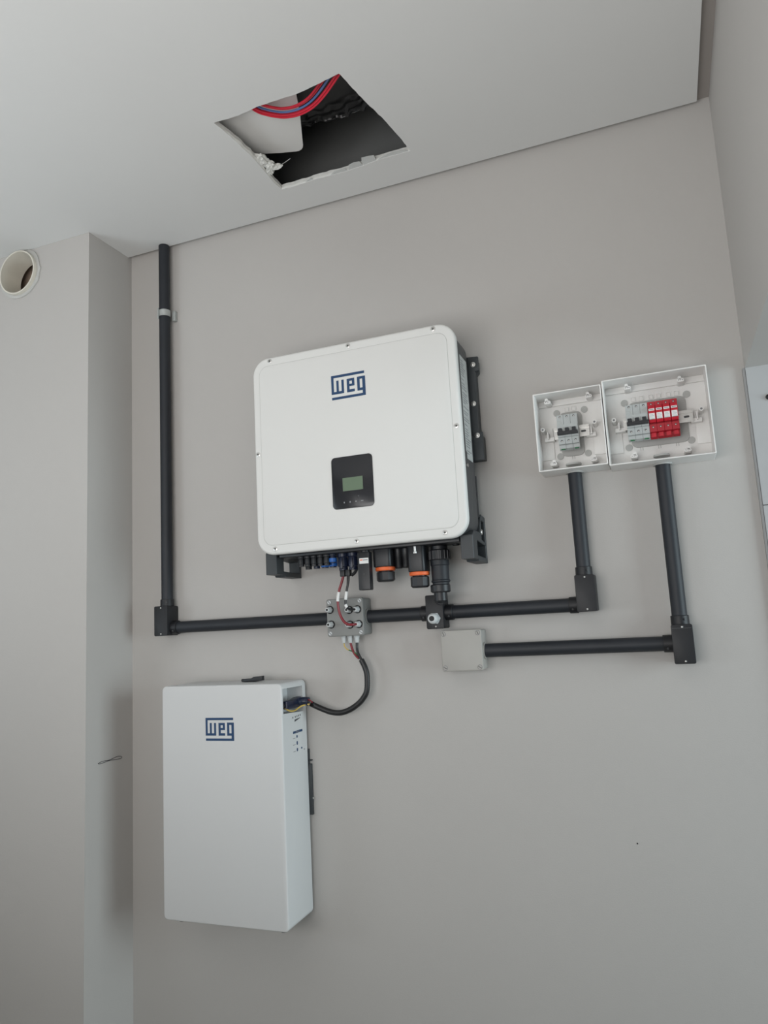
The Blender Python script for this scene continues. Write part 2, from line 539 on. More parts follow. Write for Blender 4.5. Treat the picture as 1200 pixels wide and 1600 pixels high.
# pencil squiggle on the pillar side, tiny speck on the wall
bm = bmesh.new()
sq = [(-0.144, 1.2054), (-0.132, 1.2078), (-0.119, 1.2078), (-0.104, 1.2066), (-0.088, 1.2080), (-0.066, 1.2105), (-0.050, 1.2075), (-0.049, 1.2030),
      (-0.062, 1.2025), (-0.088, 1.2045), (-0.104, 1.2050), (-0.122, 1.2035), (-0.138, 1.2030), (-0.1445, 1.2050)]
add_tube(bm, [(XL + 0.0007, y, z) for y, z in sq], 0.0007, n=5, k=4)
tag(obj('pencil_mark', bm, M_PENCIL), 'thin black outlined pencil squiggle on the side of the pillar', 'mark')
bm = bmesh.new()
add_lathe(bm, [(0.0018, 0), (0.0012, 0.0008)], (-0.1253, -0.0001, 1.025), (0, -1, 0), n=8)
tag(obj('wall_speck', bm, M_PENCIL), 'tiny dark speck on the bare wall below the lower conduit', 'mark')

# ------------------------------------------------------------------ things seen in the ceiling void
bm = bmesh.new()
pts = [(-1.06, -0.60), (-1.06, -0.312), (-0.9283, -0.2547), (-0.8907, -0.2414), (-0.8501, -0.2265), (-0.8120, -0.2145), (-0.8030, -0.2138), (-0.7955, -0.2162),
       (-0.7890, -0.2215), (-0.7830, -0.2310), (-0.7800, -0.2385), (-0.7363, -0.3376), (-0.7102, -0.4074), (-0.6785, -0.4771), (-0.640, -0.60)]
add_poly_prism(bm, pts, 'z', 2.8150, 2.8190, bevel=0.001)
tag(obj('white_sheet', bm, M_SHEET), 'white sheet with a rounded corner lying just above the ceiling hole', 'panel')
# black film sagging from the slab
bm = bmesh.new()
NX, NY = 70, 36
EDGE = [(-0.84, -0.204), (-0.7932, -0.2037), (-0.7458, -0.1984), (-0.7125, -0.1884), (-0.6653, -0.1886), (-0.6171, -0.1934), (-0.5714, -0.2171), (-0.5364, -0.239), (-0.45, -0.290)]


def edge_y(x):
    for (xa, ya), (xb, yb) in zip(EDGE[:-1], EDGE[1:]):
        if xa <= x <= xb:
            return ya + (yb - ya) * (x - xa) / (xb - xa)
    return EDGE[-1][1]


grid = []
for i in range(NX + 1):
    row = []
    for k in range(NY + 1):
        u, v = i / NX, k / NY
        x = -0.84 + u * 0.389
        ye = edge_y(x) + 0.004 * math.sin(u * 47) + 0.0025 * math.sin(u * 113 + 1)
        y = ye - (v ** 1.6) * (ye + 0.62)
        fold = math.exp(-((v - 0.16) / 0.13) ** 2)
        z = 2.893 + 0.012 * v + fold * (0.0030 * math.sin(v * 75 + 3 * math.sin(u * 7)) + 0.0016 * math.sin(u * 24 + v * 40) + 0.0012 * math.sin(u * 13 - v * 110))
        row.append(bm.verts.new((x, y, z)))
    grid.append(row)
fs = []
for i in range(NX):
    for k in range(NY):
        fs.append(bm.faces.new((grid[i][k], grid[i + 1][k], grid[i + 1][k + 1], grid[i][k + 1])))
bmesh.ops.recalc_face_normals(bm, faces=fs)
bmesh.ops.solidify(bm, geom=list(bm.faces), thickness=0.0012)
tag(obj('plastic_film', bm, M_PLAST, angle=60), 'wrinkled black plastic film under the dark slab, seen through the ceiling hole', 'film')

LOW = [(-0.814, -0.4245), (-0.800, -0.4029), (-0.7779, -0.383), (-0.7575, -0.3715), (-0.7248, -0.3664), (-0.683, -0.3756), (-0.6384, -0.4015), (-0.5816, -0.4461)]
CABLES = [(0.0000, 0.0000, 'lowest red cable of the bundle, its outer curve in the ceiling hole'),
          (-0.0060, 0.0012, 'second red cable from the outer curve of the ceiling bundle'),
          (-0.0028, 0.0070, 'red cable lying on top of the two outermost ones in the ceiling hole'),
          (-0.0215, 0.0068, 'red cable just inside the blue one in the ceiling hole'),
          (-0.0285, 0.0040, 'innermost red cable of the bundle in the ceiling hole')]


def laid(dy, dz):
    ctr = Vector((-0.69, -0.60))
    out = []
    for x, y in LOW:
        d = (Vector((x, y)) - ctr).normalized()
        out.append((x + d.x * dy, y + d.y * dy, 2.7925 + dz))
    a0, a1 = out[0], out[-1]
    return [(a0[0] - 0.022, a0[1] - 0.060, a0[2] + 0.002)] + out + [(a1[0] + 0.045, a1[1] - 0.036, a1[2] + 0.002)]


for i, (dy, dz, lab) in enumerate(CABLES):
    bm = bmesh.new()
    add_tube(bm, laid(dy, dz), 0.0026, n=10, k=6)
    tag(obj('red_cable', bm, M_WRED2), lab, 'cable', 'red cables in the ceiling hole')
bm = bmesh.new()
add_tube(bm, laid(-0.0155, 0.0030), 0.0025, n=10, k=6)
tag(obj('blue_cable', bm, M_WBLUE), 'single blue cable among the red ones in the ceiling hole', 'cable')

# ------------------------------------------------------------------ conduit pipes
YA, RP = -0.0255, 0.0167     # axis distance from the wall, radius


def pipe(label, p, q):
    d = Vector(q) - Vector(p)
    bm = bmesh.new()
    L = d.length
    add_lathe(bm, [(RP - 0.0007, 0), (RP, 0.0007), (RP, L - 0.0007), (RP - 0.0007, L)], p, d, n=28)
    return tag(obj('conduit_pipe', bm, M_PIPE), label, 'conduit', 'black conduit pipes')


AX, AZ = -1.3875, 1.5704     # left elbow
TX, TZ = -0.5553, 1.5690     # tee
BX = -0.1847                 # right elbow of the upper run
CX, CZ = 0.0168, 1.4700      # right elbow of the lower run
GB = (-0.8520, -0.7475, 1.5220, 1.6205, -0.060)    # junction box with glands
LB = (-0.5440, -0.4395, 1.4235, 1.5235, -0.055)    # plain junction box
ES = (-0.2622, -0.1012, 1.8900, 2.0835)            # small enclosure
EL = (-0.0990, 0.1310, 1.8850, 2.0910)             # large enclosure
EY = -0.080

pipe('long vertical black conduit from the ceiling to the left elbow box', (AX, YA, 1.6345), (AX, YA, ZC - 0.0005))
pipe('horizontal black conduit between the left elbow box and the gland box', (-1.3665, YA, AZ), (GB[0] - 0.0002, YA, AZ - 0.0006))
pipe('short black conduit between the gland box and the tee box', (GB[1] + 0.0002, YA, AZ - 0.001), (-0.5782, YA, TZ))
pipe('horizontal black conduit right of the tee box, below the inverter', (-0.5327, YA, TZ), (-0.2056, YA, TZ))
pipe('vertical black conduit rising into the small breaker enclosure', (BX, YA, 1.6385), (BX, YA, ES[2] - 0.0002))
pipe('lowest horizontal black conduit, leaving the plain light grey junction box', (LB[1] + 0.0002, YA, CZ), (-0.0045, YA, CZ))
pipe('vertical black conduit rising into the large enclosure with red modules', (CX, YA, 1.5125), (CX, YA, EL[2] - 0.0002))


def hub(t, p, d, m=M_COND):
    """threaded entry collar around a pipe with its set screw"""
    bm = bmesh.new()
    L = 0.020
    o, dv = Vector(p), Vector(d)
    u, w = frame_for(dv)
    n = 28
    rings = []
    for r, h in ((RP + 0.0003, 0.0), (RP + 0.0032, 0.0), (RP + 0.0030, L - 0.001), (RP + 0.0022, L), (RP + 0.0003, L)):
        rings.append([bm.verts.new(o + dv * h + (u * math.cos(2 * math.pi * i / n) + w * math.sin(2 * math.pi * i / n)) * r) for i in range(n)])
    fs = []
    for a, b in zip(rings, rings[1:] + rings[:1]):
        for i in range(n):
            j = (i + 1) % n
            fs.append(bm.faces.new((a[i], a[j], b[j], b[i])))
    bmesh.ops.recalc_face_normals(bm, faces=fs)
    h = obj('hub', bm, m, t)
    side = Vector((1, 0, 0)) if abs(dv.z) > 0.5 else Vector((0, 0, -1))
    nrm = (side * 0.5 + Vector((0, -1, 0)) * 0.87).normalized()
    lathe('set_screw', M_BODY, h, [(0.0026, 0), (0.0026, 0.0022), (0.0015, 0.0028)], o + dv * 0.011 + nrm * (RP + 0.0024), nrm, n=10)
    return h


def condulete(label, x0, x1, z0, z1, hubs, screws=True, yf=-0.055):
    t = thing('conduit_box', label, 'conduit box', ((x0 + x1) / 2, 0, z0), 'black conduit boxes')
    rbox('body', M_COND, t, x0, x1, yf + 0.003, -0.0005, z0, z1, 0.004, axis='y', bevel=0.002)
    c = rbox('cover', M_COND, t, x0 - 0.0003, x1 + 0.0003, yf, yf + 0.0028, z0 - 0.0003, z1 + 0.0003, 0.004, axis='y', bevel=0.0012)
    if screws:
        for z in (z0 + 0.0055, z1 - 0.0055):
            s = lathe('screw', M_STEEL, c, [(0.0022, 0), (0.0021, 0.0008), (0.0012, 0.0014)], ((x0 + x1) / 2 + 0.001, yf, z), (0, -1, 0), n=12)
    for p, d in hubs:
        hub(t, p, d)
    return t, c


condulete('black elbow box below the long left conduit', -1.412, -1.367, 1.548, 1.634,
          [((AX, YA, 1.634), (0, 0, 1)), ((-1.367, YA, AZ), (1, 0, 0))])
condulete('black elbow box at the right end of the upper conduit run', -0.205, -0.160, 1.552, 1.638,
          [((BX, YA, 1.638), (0, 0, 1)), ((-0.205, YA, TZ), (-1, 0, 0))])
ce, cc = condulete('black elbow box at the lower right, end of the lowest conduit', -0.0040, 0.0405, 1.4255, 1.512,
                   [((CX, YA, 1.512), (0, 0, 1)), ((-0.0040, YA, CZ), (-1, 0, 0))])
box('cover_ridge', M_BODY, cc, -0.002, 0.0385, -0.0556, -0.055, 1.5035, 1.5045)
tt, tc = condulete('black tee box with a pale cable gland on its face', -0.5777, -0.533, 1.5295, 1.6135,
                   [((-0.5777, YA, TZ), (-1, 0, 0)), ((-0.533, YA, TZ), (1, 0, 0))], screws=False)
lathe('screw', M_STEEL, tc, [(0.0022, 0), (0.0021, 0.0008), (0.0012, 0.0014)], (-0.5535, -0.055, 1.5352), (0, -1, 0), n=12)


def gland(t, p, d, r, L, m=M_GLAND, hole=M_RUBBER, wire=False, washer=True):
    """cable gland: rubber washer, hexagonal base, domed cap and dark bore"""
    o, dv = Vector(p), Vector(d).normalized()
    g = lathe('gland', m, t, [(r * 1.16, 0.001), (r * 1.16, L * 0.30), (r * 1.05, L * 0.34)], o, dv, n=6)
    if washer:
        lathe('washer', M_RUBBER, g, [(r * 1.46, 0.0), (r * 1.46, 0.0016), (r * 1.30, 0.0024)], o, dv, n=20)
    lathe('cap', m, g, [(r * 0.98, L * 0.3), (r * 1.0, L * 0.66), (r * 0.90, L * 0.82), (r * 0.72, L)], o, dv, n=20)
    lathe('bore', hole, g, [(r * 0.42, L * 0.9), (r * 0.42, L + 0.0006)], o, dv, n=14)
    return g


gl = lathe('gland', M_GLAND, tc, [(0.0150, 0), (0.0150, 0.008), (0.0135, 0.0088)], (-0.5545, -0.0552, 1.5552), (0, -1, 0), n=6)
lathe('cap', M_GLAND, gl, [(0.0132, 0.0085), (0.0132, 0.020), (0.0115, 0.0255), (0.0085, 0.0285)], (-0.5545, -0.0552, 1.5552), (0, -1, 0), n=24)
lathe('bore', M_RUBBER, gl, [(0.0066, 0.027), (0.0066, 0.0293)], (-0.5545, -0.0552, 1.5552), (0, -1, 0), n=18)

# wall clip
pc = thing('pipe_clip', 'galvanised clip round the long left conduit', 'clip', (AX, 0, 2.540))
bm = bmesh.new()
n = 26
ring = []
for i in range(n + 1):
    t = math.radians(-25 + 230 * i / n)
    ring.append(t)
vs = []
for t in ring:
    row = []
    for r, z in ((RP + 0.0002, 2.536), (RP + 0.0018, 2.536), (RP + 0.0018, 2.556), (RP + 0.0002, 2.556)):
        row.append(bm.verts.new((AX + r * math.cos(t), YA - r * math.sin(t), z)))
    vs.append(row)
fs = [bm.faces.new(vs[0]), bm.faces.new(list(reversed(vs[-1])))]
for a, b in zip(vs[:-1], vs[1:]):
    for i in range(4):
        j = (i + 1) % 4
        fs.append(bm.faces.new((a[i], a[j], b[j], b[i])))
bmesh.ops.recalc_face_normals(bm, faces=fs)
obj('strap', bm, M_GALV, pc)
box('base_lug', M_GALV, pc, AX + 0.0188, AX + 0.030, -0.014, -0.0003, 2.524, 2.556, bevel=0.001)
box('base_lug', M_GALV, pc, AX - 0.026, AX - 0.0188, -0.020, -0.0003, 2.534, 2.556, bevel=0.001)
box('tongue', M_GALV, pc, AX - 0.0125, AX - 0.0080, -0.0458, -0.0425, 2.526, 2.562, bevel=0.0006)

# ------------------------------------------------------------------ junction boxes


def junction(name, label, b, m, r=0.006, sm=None):
    x0, x1, z0, z1, yf = b
    t = thing(name, label, 'junction box', ((x0 + x1) / 2, 0, z0))
    rbox('base', m, t, x0 + 0.0012, x1 - 0.0012, yf + 0.014, -0.0005, z0 + 0.0012, z1 - 0.0012, r, axis='y', bevel=0.001)
    l = rbox('lid', m, t, x0, x1, yf, yf + 0.0132, z0, z1, r, axis='y', bevel=0.0022, seg=3)
    for sx in (x0 + 0.0085, x1 - 0.0085):
        for sz in (z0 + 0.0085, z1 - 0.0085):
            s = lathe('screw', sm or m, l, [(0.0050, 0), (0.0050, 0.0007)], (sx, yf, sz), (0, -1, 0), n=18)
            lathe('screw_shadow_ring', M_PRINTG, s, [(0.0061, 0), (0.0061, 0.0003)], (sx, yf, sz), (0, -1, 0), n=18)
            a = random.uniform(0.4, 1.3)
            bmm = bmesh.new()
            add_box(bmm, -0.0044, 0.0044, -0.0010, -0.0004, -0.0007, 0.0007)
            bmesh.ops.rotate(bmm, verts=bmm.verts, cent=(0, 0, 0), matrix=Matrix.Rotation(a, 3, 'Y'))
            bmesh.ops.translate(bmm, verts=bmm.verts, vec=(sx, yf, sz))
            obj('slot', bmm, M_PRINT, s)
    return t, l


gbx, gbl = junction('gland_box', 'grey junction box with six cable glands on its lid', GB, M_BOXG, sm=M_GLAND)
lbx, lbl = junction('junction_box', 'plain light grey junction box below the tee box', LB, M_BOXL, r=0.005)
GLP = [(-0.8415, 1.5925), (-0.8395, 1.5540), (-0.7860, 1.5895), (-0.7855, 1.5512), (-0.7625, 1.5897), (-0.7605, 1.5515)]
for gx, gz in GLP:
    gland(gbl, (gx, GB[4], gz), (0, -1, 0), 0.0072, 0.020)
for gx in (-0.8185, -0.8000, -0.7815):
    gland(gbx, (gx, -0.030, GB[2] + 0.001), (0, 0, -1), 0.0066, 0.0195, washer=False)
# pipe collars where conduits enter
for bx_, px_, d in ((gbx, GB[1] - 0.0012, 1), (lbx, LB[1] - 0.0012, 1)):
    z = AZ if bx_ is gbx else CZ
    bm = bmesh.new()
    add_poly_prism(bm, circle(YA, z, RP + 0.004, 28), 'x', px_, px_ + 0.0035, holes=[circle(YA, z, RP + 0.0003, 28)])
    obj('entry_collar', bm, M_BOXG if bx_ is gbx else M_BOXL, bx_)

# ------------------------------------------------------------------ logo
LOGO = [(195, 940, 195, 260), (195, 250, 195, 682), (310, 362, 335, 682), (425, 478, 335, 682), (195, 478, 618, 682),
        (545, 602, 335, 682), (545, 715, 335, 396), (660, 715, 335, 532), (545, 715, 474, 532), (545, 718, 614, 682),
        (775, 832, 328, 682), (775, 948, 328, 390), (890, 955, 328, 822), (775, 955, 618, 682), (200, 955, 758, 822)]


def logo(parent, x0, x1, z0, z1, y):
    bm = bmesh.new()
    for i, (a, b, c, d) in enumerate(LOGO):
        X = lambda p: x0 + (p - 195) / 760 * (x1 - x0)
        Z = lambda p: z1 - (p - 195) / 627 * (z1 - z0)
        add_box(bm, X(a), X(b), y - 0.0003 - i * 0.000005, y + 0.0002, Z(d), Z(c))
    o = obj('logo', bm, M_LOGO, parent)
    o['label'] = 'blue WEG logo'
    return o


# ------------------------------------------------------------------ inverter
IX0, IX1, IZ0, IZ1, IYF = -0.9865, -0.4210, 1.7398, 2.2703, -0.180
inv = thing('inverter', 'large white wall-mounted inverter with a small display and graphite sides', 'inverter', (-0.704, 0, IZ0))
cov = rbox('cover', M_COVER, inv, IX0, IX1, IYF + 0.0004, -0.156, IZ0, IZ1, 0.046, axis='y', bevel=0.007, n=10, seg=4)
prism('cover_seam', M_SEAM, cov, rrect(IX0 + 0.0205, IX1 - 0.0205, IZ0 + 0.0235, IZ1 - 0.0235, 0.026, 8), 'y', IYF, IYF + 0.003,
      holes=[rrect(IX0 + 0.0213, IX1 - 0.0213, IZ0 + 0.0243, IZ1 - 0.0243, 0.0255, 8)])
rbox('center_panel', M_COVER, cov, IX0 + 0.0214, IX1 - 0.0214, IYF - 0.0007, IYF + 0.003, IZ0 + 0.0244, IZ1 - 0.0244, 0.0254, axis='y', bevel=0.0006, n=8)
for sx, sz in ((-0.9327, 2.2590), (-0.7037, 2.2590), (-0.4748, 2.2590), (-0.4325, 2.0069), (-0.4780, 1.7540), (-0.7050, 1.7540), (-0.9330, 1.7540), (-0.9755, 2.0087)):
    s = lathe('screw', M_STEEL, cov, [(0.0060, 0), (0.0060, 0.0006), (0.0052, 0.0011)], (sx, IYF + 0.0003, sz), (0, -1, 0), n=20)
    lathe('hex_socket', M_SCREWD, s, [(0.0028, 0.001), (0.0028, 0.0013)], (sx, IYF + 0.0003, sz), (0, -1, 0), n=6)
logo(cov, -0.7546, -0.6603, 2.1210, 2.1856, IYF - 0.0007)
dis = rbox('display', M_GLASSB, inv, -0.7642, -0.6520, IYF - 0.0024, IYF - 0.0005, 1.8372, 1.9700, 0.0105, axis='y', bevel=0.0008)
lc = box('screen', M_LCD, dis, -0.7345, -0.6800, IYF - 0.0028, IYF - 0.0022, 1.8815, 1.9150)
lc['label'] = 'green-grey liquid crystal screen'
for k, (ix, w_, h_) in enumerate(((-0.7325, 0.0028, 0.0040), (-0.7165, 0.0034, 0.0044), (-0.7005, 0.0038, 0.0024), (-0.6838, 0.0070, 0.0018))):
    rbox('touch_key', M_ICON, dis, ix - w_ / 2, ix + w_ / 2, IYF - 0.0027, IYF - 0.0023, 1.8530 - h_ / 2, 1.8530 + h_ / 2, min(w_, h_) * 0.4, axis='y', n=3)
rbox('indicator', M_BODY, dis, -0.6955, -0.6915, IYF - 0.0027, IYF - 0.0023, 1.8640, 1.8675, 0.0012, axis='y', n=3)

body = rbox('body', M_BODY, inv, IX0 + 0.003, IX1 - 0.003, -0.156, -0.060, IZ0 + 0.004, IZ1 - 0.010, 0.042, axis='y', bevel=0.003, n=8)
# rear heat sink fins
bm = bmesh.new()
for i in range(24):
    x = IX0 + 0.05 + i * 0.0195
    add_box(bm, x, x + 0.004, -0.060, -0.022, IZ0 + 0.06, IZ1 - 0.06)
obj('heat_sink', bm, M_BODY, inv)
rbox('rear_tray', M_BODY, inv, IX0 + 0.012, IX1 - 0.010, -0.0605, -0.050, IZ0 + 0.03, IZ1 - 0.03, 0.02, axis='y', bevel=0.002)
# side sticker
SX = IX1 - 0.003
st = prism('rating_sticker', M_STICK, inv, [(-0.137, 1.953), (-0.128, 1.953), (-0.128, 1.9355), (-0.075, 1.9355), (-0.072, 2.199), (-0.137, 2.199)], 'x', SX - 0.0002, SX + 0.0004)
st['label'] = 'silver rating sticker on the side'
bm = bmesh.new()
z = 2.186
while z > 1.945:
    w_ = random.uniform(0.02, 0.050)
    add_box(bm, SX + 0.0003, SX + 0.00055, -0.132, -0.132 + w_, z, z + 0.0022)
    z -= random.choice((0.006, 0.0065, 0.011))
obj('sticker_print', bm, M_PRINTG, st)
lathe('side_bolt', M_STEEL, inv, [(0.005, 0), (0.005, 0.003)], (SX, -0.138, 1.917), (1, 0, 0), n=12)
# wall bracket seen on the right
wb = prism('wall_bracket', M_FOOT, inv, [(-0.436, 2.222), (-0.399, 2.219), (-0.399, 2.181), (-0.4085, 2.180), (-0.4115, 2.020), (-0.401, 2.019), (-0.401, 1.946), (-0.436, 1.946)],
           'y', -0.046, -0.034, bevel=0.002)
prism('bracket_rail', M_FOOT, wb, [(-0.9900, 2.215), (-0.405, 2.215), (-0.405, 2.185), (-0.412, 2.178), (-0.412, 2.02), (-0.404, 2.012), (-0.404, 1.95), (-0.9900, 1.95)], 'y', -0.034, -0.0005, bevel=0.002)
for bx_, bz_ in ((-0.4122, 2.1985), (-0.4178, 2.0945), (-0.4140, 2.0105)):
    bl = lathe('bolt', M_STEEL, wb, [(0.0068, 0), (0.0068, 0.0015), (0.0046, 0.0018), (0.0046, 0.0055), (0.003, 0.0062)], (bx_, -0.046, bz_), (0, -1, 0), n=14)
# small rim step behind the body on the right flank
box('flank_rib', M_BODY, inv, IX1 - 0.012, IX1 - 0.0025, -0.052, -0.046, 1.80, 1.905, bevel=0.001)


def foot(x0, x1):
    prof = [(-0.141, 1.6915), (-0.095, 1.6915), (-0.092, 1.6870), (-0.0008, 1.6865), (-0.0008, 1.8035), (-0.040, 1.8080), (-0.056, 1.786), (-0.062, 1.760), (-0.125, 1.760), (-0.141, 1.748)]
    h1 = [(-0.100, 1.7010), (-0.012, 1.6985), (-0.012, 1.7300), (-0.100, 1.7380)]
    h2 = [(-0.050, 1.7440), (-0.012, 1.7370), (-0.012, 1.7900), (-0.046, 1.7930)]
    f = prism('foot', M_FOOT, inv, prof, 'x', x0, x1, holes=[h1, h2], bevel=0.0012, seg=1)
    return f


foot(-0.9850, -0.9530)
rf = foot(-0.4530, -0.4215)
lathe('bolt', M_STEEL, rf, [(0.0068, 0), (0.0068, 0.0015), (0.005, 0.003)], (-0.4216, -0.050, 1.7620), (1, 0, 0), n=14)
box('inner_web', M_FOOT, rf, -0.4530, -0.4500, -0.105, -0.010, 1.697, 1.74)

# underside block and ports
box('terminal_plate', M_BLACK, inv, -0.945, -0.455, -0.140, -0.065, IZ0 - 0.006, IZ0 + 0.005, bevel=0.002)


def port(px, py, r, zb, m, ring=None):
    o = (px, py, IZ0 - 0.004)
    L = IZ0 - 0.004 - zb
    p = lathe('solar_port', m, inv, [(r * 1.12, 0), (r * 1.12, L * 0.22), (r * 0.92, L * 0.27), (r, L * 0.55), (r, L * 0.78), (r * 0.86, L * 0.82), (r * 0.86, L)], o, (0, 0, -1), n=16)
    if ring:
        lathe('collar', ring, p, [(r * 1.2, L * 0.50), (r * 1.2, L * 0.88), (r * 1.05, L * 0.93)], o, (0, 0, -1), n=16)
    return p


for px in (-0.896, -0.8765, -0.858, -0.8395, -0.8215):
    port(px, -0.110, 0.0092, 1.7085 + (px + 0.895) * -0.02, M_BLACK)
for k, px in enumerate((-0.887, -0.863, -0.838, -0.815)):
    port(px, -0.085, 0.0098, 1.702, M_BLACK if k < 1 else M_NAVY, M_BLUEC if k in (2, 3) else None)
port(-0.8045, -0.108, 0.0088, 1.7120, M_NAVY, M_BLUEC)
for px in (-0.779, -0.751):
    p = port(px, -0.100, 0.0135, 1.6905, M_NAVY)
    box('latch', M_NAVY, p, px - 0.004, px + 0.004, -0.116, -0.112, 1.694, 1.722, bevel=0.001)
for px in (-0.781, -0.766):
    rbox('plug', M_BLACK, inv, px - 0.0072, px + 0.0072, -0.107, -0.093, 1.6750, 1.6915, 0.003, axis='z', bevel=0.001)
tube('loose_latch', M_BLACK, inv, [(-0.742, -0.098, 1.694), (-0.748, -0.100, 1.683), (-0.757, -0.102, 1.676)], 0.004, n=8)
# communication stick
dn = rbox('communication_stick', M_BLACK, inv, -0.7225, -0.6910, -0.140, -0.118, 1.6345, 1.7300, 0.003, axis='y', bevel=0.0015)
sl = box('sticker', M_WHITE, dn, -0.7172, -0.6925, -0.1405, -0.1398, 1.7005, 1.7145)
box('sticker_mark', M_ORANGE, sl, -0.7155, -0.7085, -0.1408, -0.1404, 1.7085, 1.7112)
box('sticker_line', M_PRINTG, sl, -0.7075, -0.6945, -0.1408, -0.1404, 1.7085, 1.7105)
rbox('button', M_BODY, dn, -0.7085, -0.7045, -0.1408, -0.1398, 1.6735, 1.6755, 0.0008, axis='y', n=3)
lathe('stick_thread', M_BLACK, dn, [(0.011, 0), (0.011, 0.014)], (-0.7067, -0.125, 1.744), (0, 0, -1), n=16)


def big_gland(cx, w, z_ring, z_end, name):
    b = rbox(name, M_BLACK, inv, cx - w, cx + w, -0.126, -0.074, z_ring + 0.003, IZ0, 0.010, axis='z', bevel=0.002)
    lathe('seal_ring', M_ORANGE, b, [(0.0235, 0), (0.0255, 0.0014), (0.0255, 0.0085), (0.0235, 0.0100)], (cx, -0.10, z_ring + 0.0035), (0, 0, -1), n=28)
    lathe('neck', M_BLACK, b, [(0.018, 0), (0.018, 0.006)], (cx, -0.10, z_ring - 0.005), (0, 0, -1), n=18)
    lathe('cap_nut', M_BLACK, b, [(0.0215, 0), (0.0232, 0.002), (0.0232, z_ring - 0.0085 - z_end - 0.004), (0.019, z_ring - 0.0085 - z_end)], (cx, -0.10, z_ring - 0.0085), (0, 0, -1), n=10)
    return b


big_gland(-0.6635, 0.0245, 1.6870, 1.6535, 'cable_gland')
big_gland(-0.5735, 0.0225, 1.6685, 1.6325, 'cable_gland')
for px in (-0.630, -0.610):
    lathe('network_port', M_BLACK, inv, [(0.0115, 0), (0.0115, 0.024), (0.0102, 0.026), (0.0102, 0.050), (0.0085, 0.053)], (px, -0.090, IZ0 - 0.002), (0, 0, -1), n=18)
lathe('bolt', M_STEEL, inv, [(0.003, 0), (0.003, 0.012), (0.0045, 0.013), (0.0045, 0.017)], (-0.573, -0.1275, 1.733), (0, 0, -1), n=10)
lathe('drain_plug', M_BLACK, inv, [(0.011, 0), (0.011, 0.008), (0.008, 0.014)], (-0.478, -0.090, IZ0 + 0.004), (0, 0, -1), n=14)

# flexible fitting between the inverter and the tee box
ff = thing('conduit_fitting', 'black ribbed fitting running from the inverter down into the tee box', 'fitting', (-0.5235, -0.090, 1.60))
FX, FY = -0.5215, -0.090
lathe('upper_collar', M_BLACK, ff, [(0.019, 0), (0.021, 0.002), (0.021, 0.010), (0.018, 0.012)], (FX, FY, IZ0 - 0.0062), (0, 0, -1), n=24)
bm = bmesh.new()
add_lathe(bm, [(0.0235, 0), (0.0255, 0.0015), (0.0255, 0.0235), (0.0235, 0.026)], (FX, FY, 1.7225), (0, 0, -1), n=24)
un = obj('upper_nut', bm, M_BLACK, ff)
for i in range(16):
    t = 2 * math.pi * i / 16
    bm = bmesh.new()
    add_box(bm, FX + 0.0255 * math.cos(t) - 0.0015, FX + 0.0255 * math.cos(t) + 0.0015, FY + 0.0255 * math.sin(t) - 0.0015, FY + 0.0255 * math.sin(t) + 0.0015, 1.6985, 1.7205, bevel=0.0005, seg=1)
    obj('grip_rib', bm, M_BLACK, un)
lathe('sleeve', M_PIPE, ff, [(0.0235, 0), (0.0235, 0.012), (0.0220, 0.0135), (0.0218, 0.048), (0.0235, 0.050), (0.0235, 0.053), (0.021, 0.055), (0.021, 0.060)], (FX - 0.001, FY, 1.6968), (0, 0, -1), n=28)
lathe('lower_nut', M_BLACK, ff, [(0.0235, 0), (0.0252, 0.002), (0.0252, 0.017), (0.022, 0.0195)], (FX - 0.003, FY, 1.6370), (0, 0, -1), n=12)
lathe('elbow_drop', M_BLACK, ff, [(0.0165, 0), (0.0165, 0.020), (0.012, 0.026)], (FX - 0.0045, FY + 0.002, 1.6178), (0, 0, -1), n=20)
lathe('elbow_entry', M_BLACK, ff, [(0.0125, 0), (0.0125, 0.034)], (FX - 0.0175, -0.0552, 1.6005), (0.35, -1, 0), n=18)

# ------------------------------------------------------------------ wires from the inverter to the gland box
rw = thing('red_wire', 'dark red wire with a white marker sleeve looping onto the gland box', 'wire', (-0.781, -0.100, 1.676))
RWP = [(-0.781, -0.100, 1.676), (-0.786, -0.101, 1.660), (-0.7935, -0.102, 1.640), (-0.7985, -0.102, 1.617), (-0.7985, -0.100, 1.595), (-0.7945, -0.099, 1.576),
       (-0.7860, -0.098, 1.560), (-0.775, -0.096, 1.552), (-0.765, -0.090, 1.551), (-0.7606, -0.080, 1.5515)]
tube('insulation', M_WRED, rw, RWP, 0.0033, n=10, k=8)
tube('marker_sleeve', M_WHITE, rw, [(-0.7945, -0.1022, 1.6360), (-0.7968, -0.1022, 1.6265), (-0.7985, -0.1022, 1.6170), (-0.7990, -0.1018, 1.6125)], 0.0041, n=12)
bw = thing('black_wire', 'short black wire with white marker sleeves entering the upper right gland', 'wire', (-0.766, -0.100, 1.676))
BWP = [(-0.766, -0.100, 1.676), (-0.7675, -0.101, 1.660), (-0.772, -0.102, 1.640), (-0.776, -0.102, 1.618), (-0.7775, -0.101, 1.603), (-0.7740, -0.099, 1.594), (-0.768, -0.093, 1.5900), (-0.7626, -0.080, 1.5897)]
tube('insulation', M_WBLK, bw, BWP, 0.0031, n=10, k=8)
tube('marker_sleeve', M_WHITE, bw, [(-0.7727, -0.1022, 1.6360), (-0.7745, -0.1022, 1.6270), (-0.7765, -0.1022, 1.6150)], 0.0039, n=12)
tube('marker_sleeve', M_WHITE, bw, [(-0.7778, -0.1012, 1.6030), (-0.7765, -0.1008, 1.5985), (-0.7745, -0.0998, 1.5955)], 0.0039, n=12)
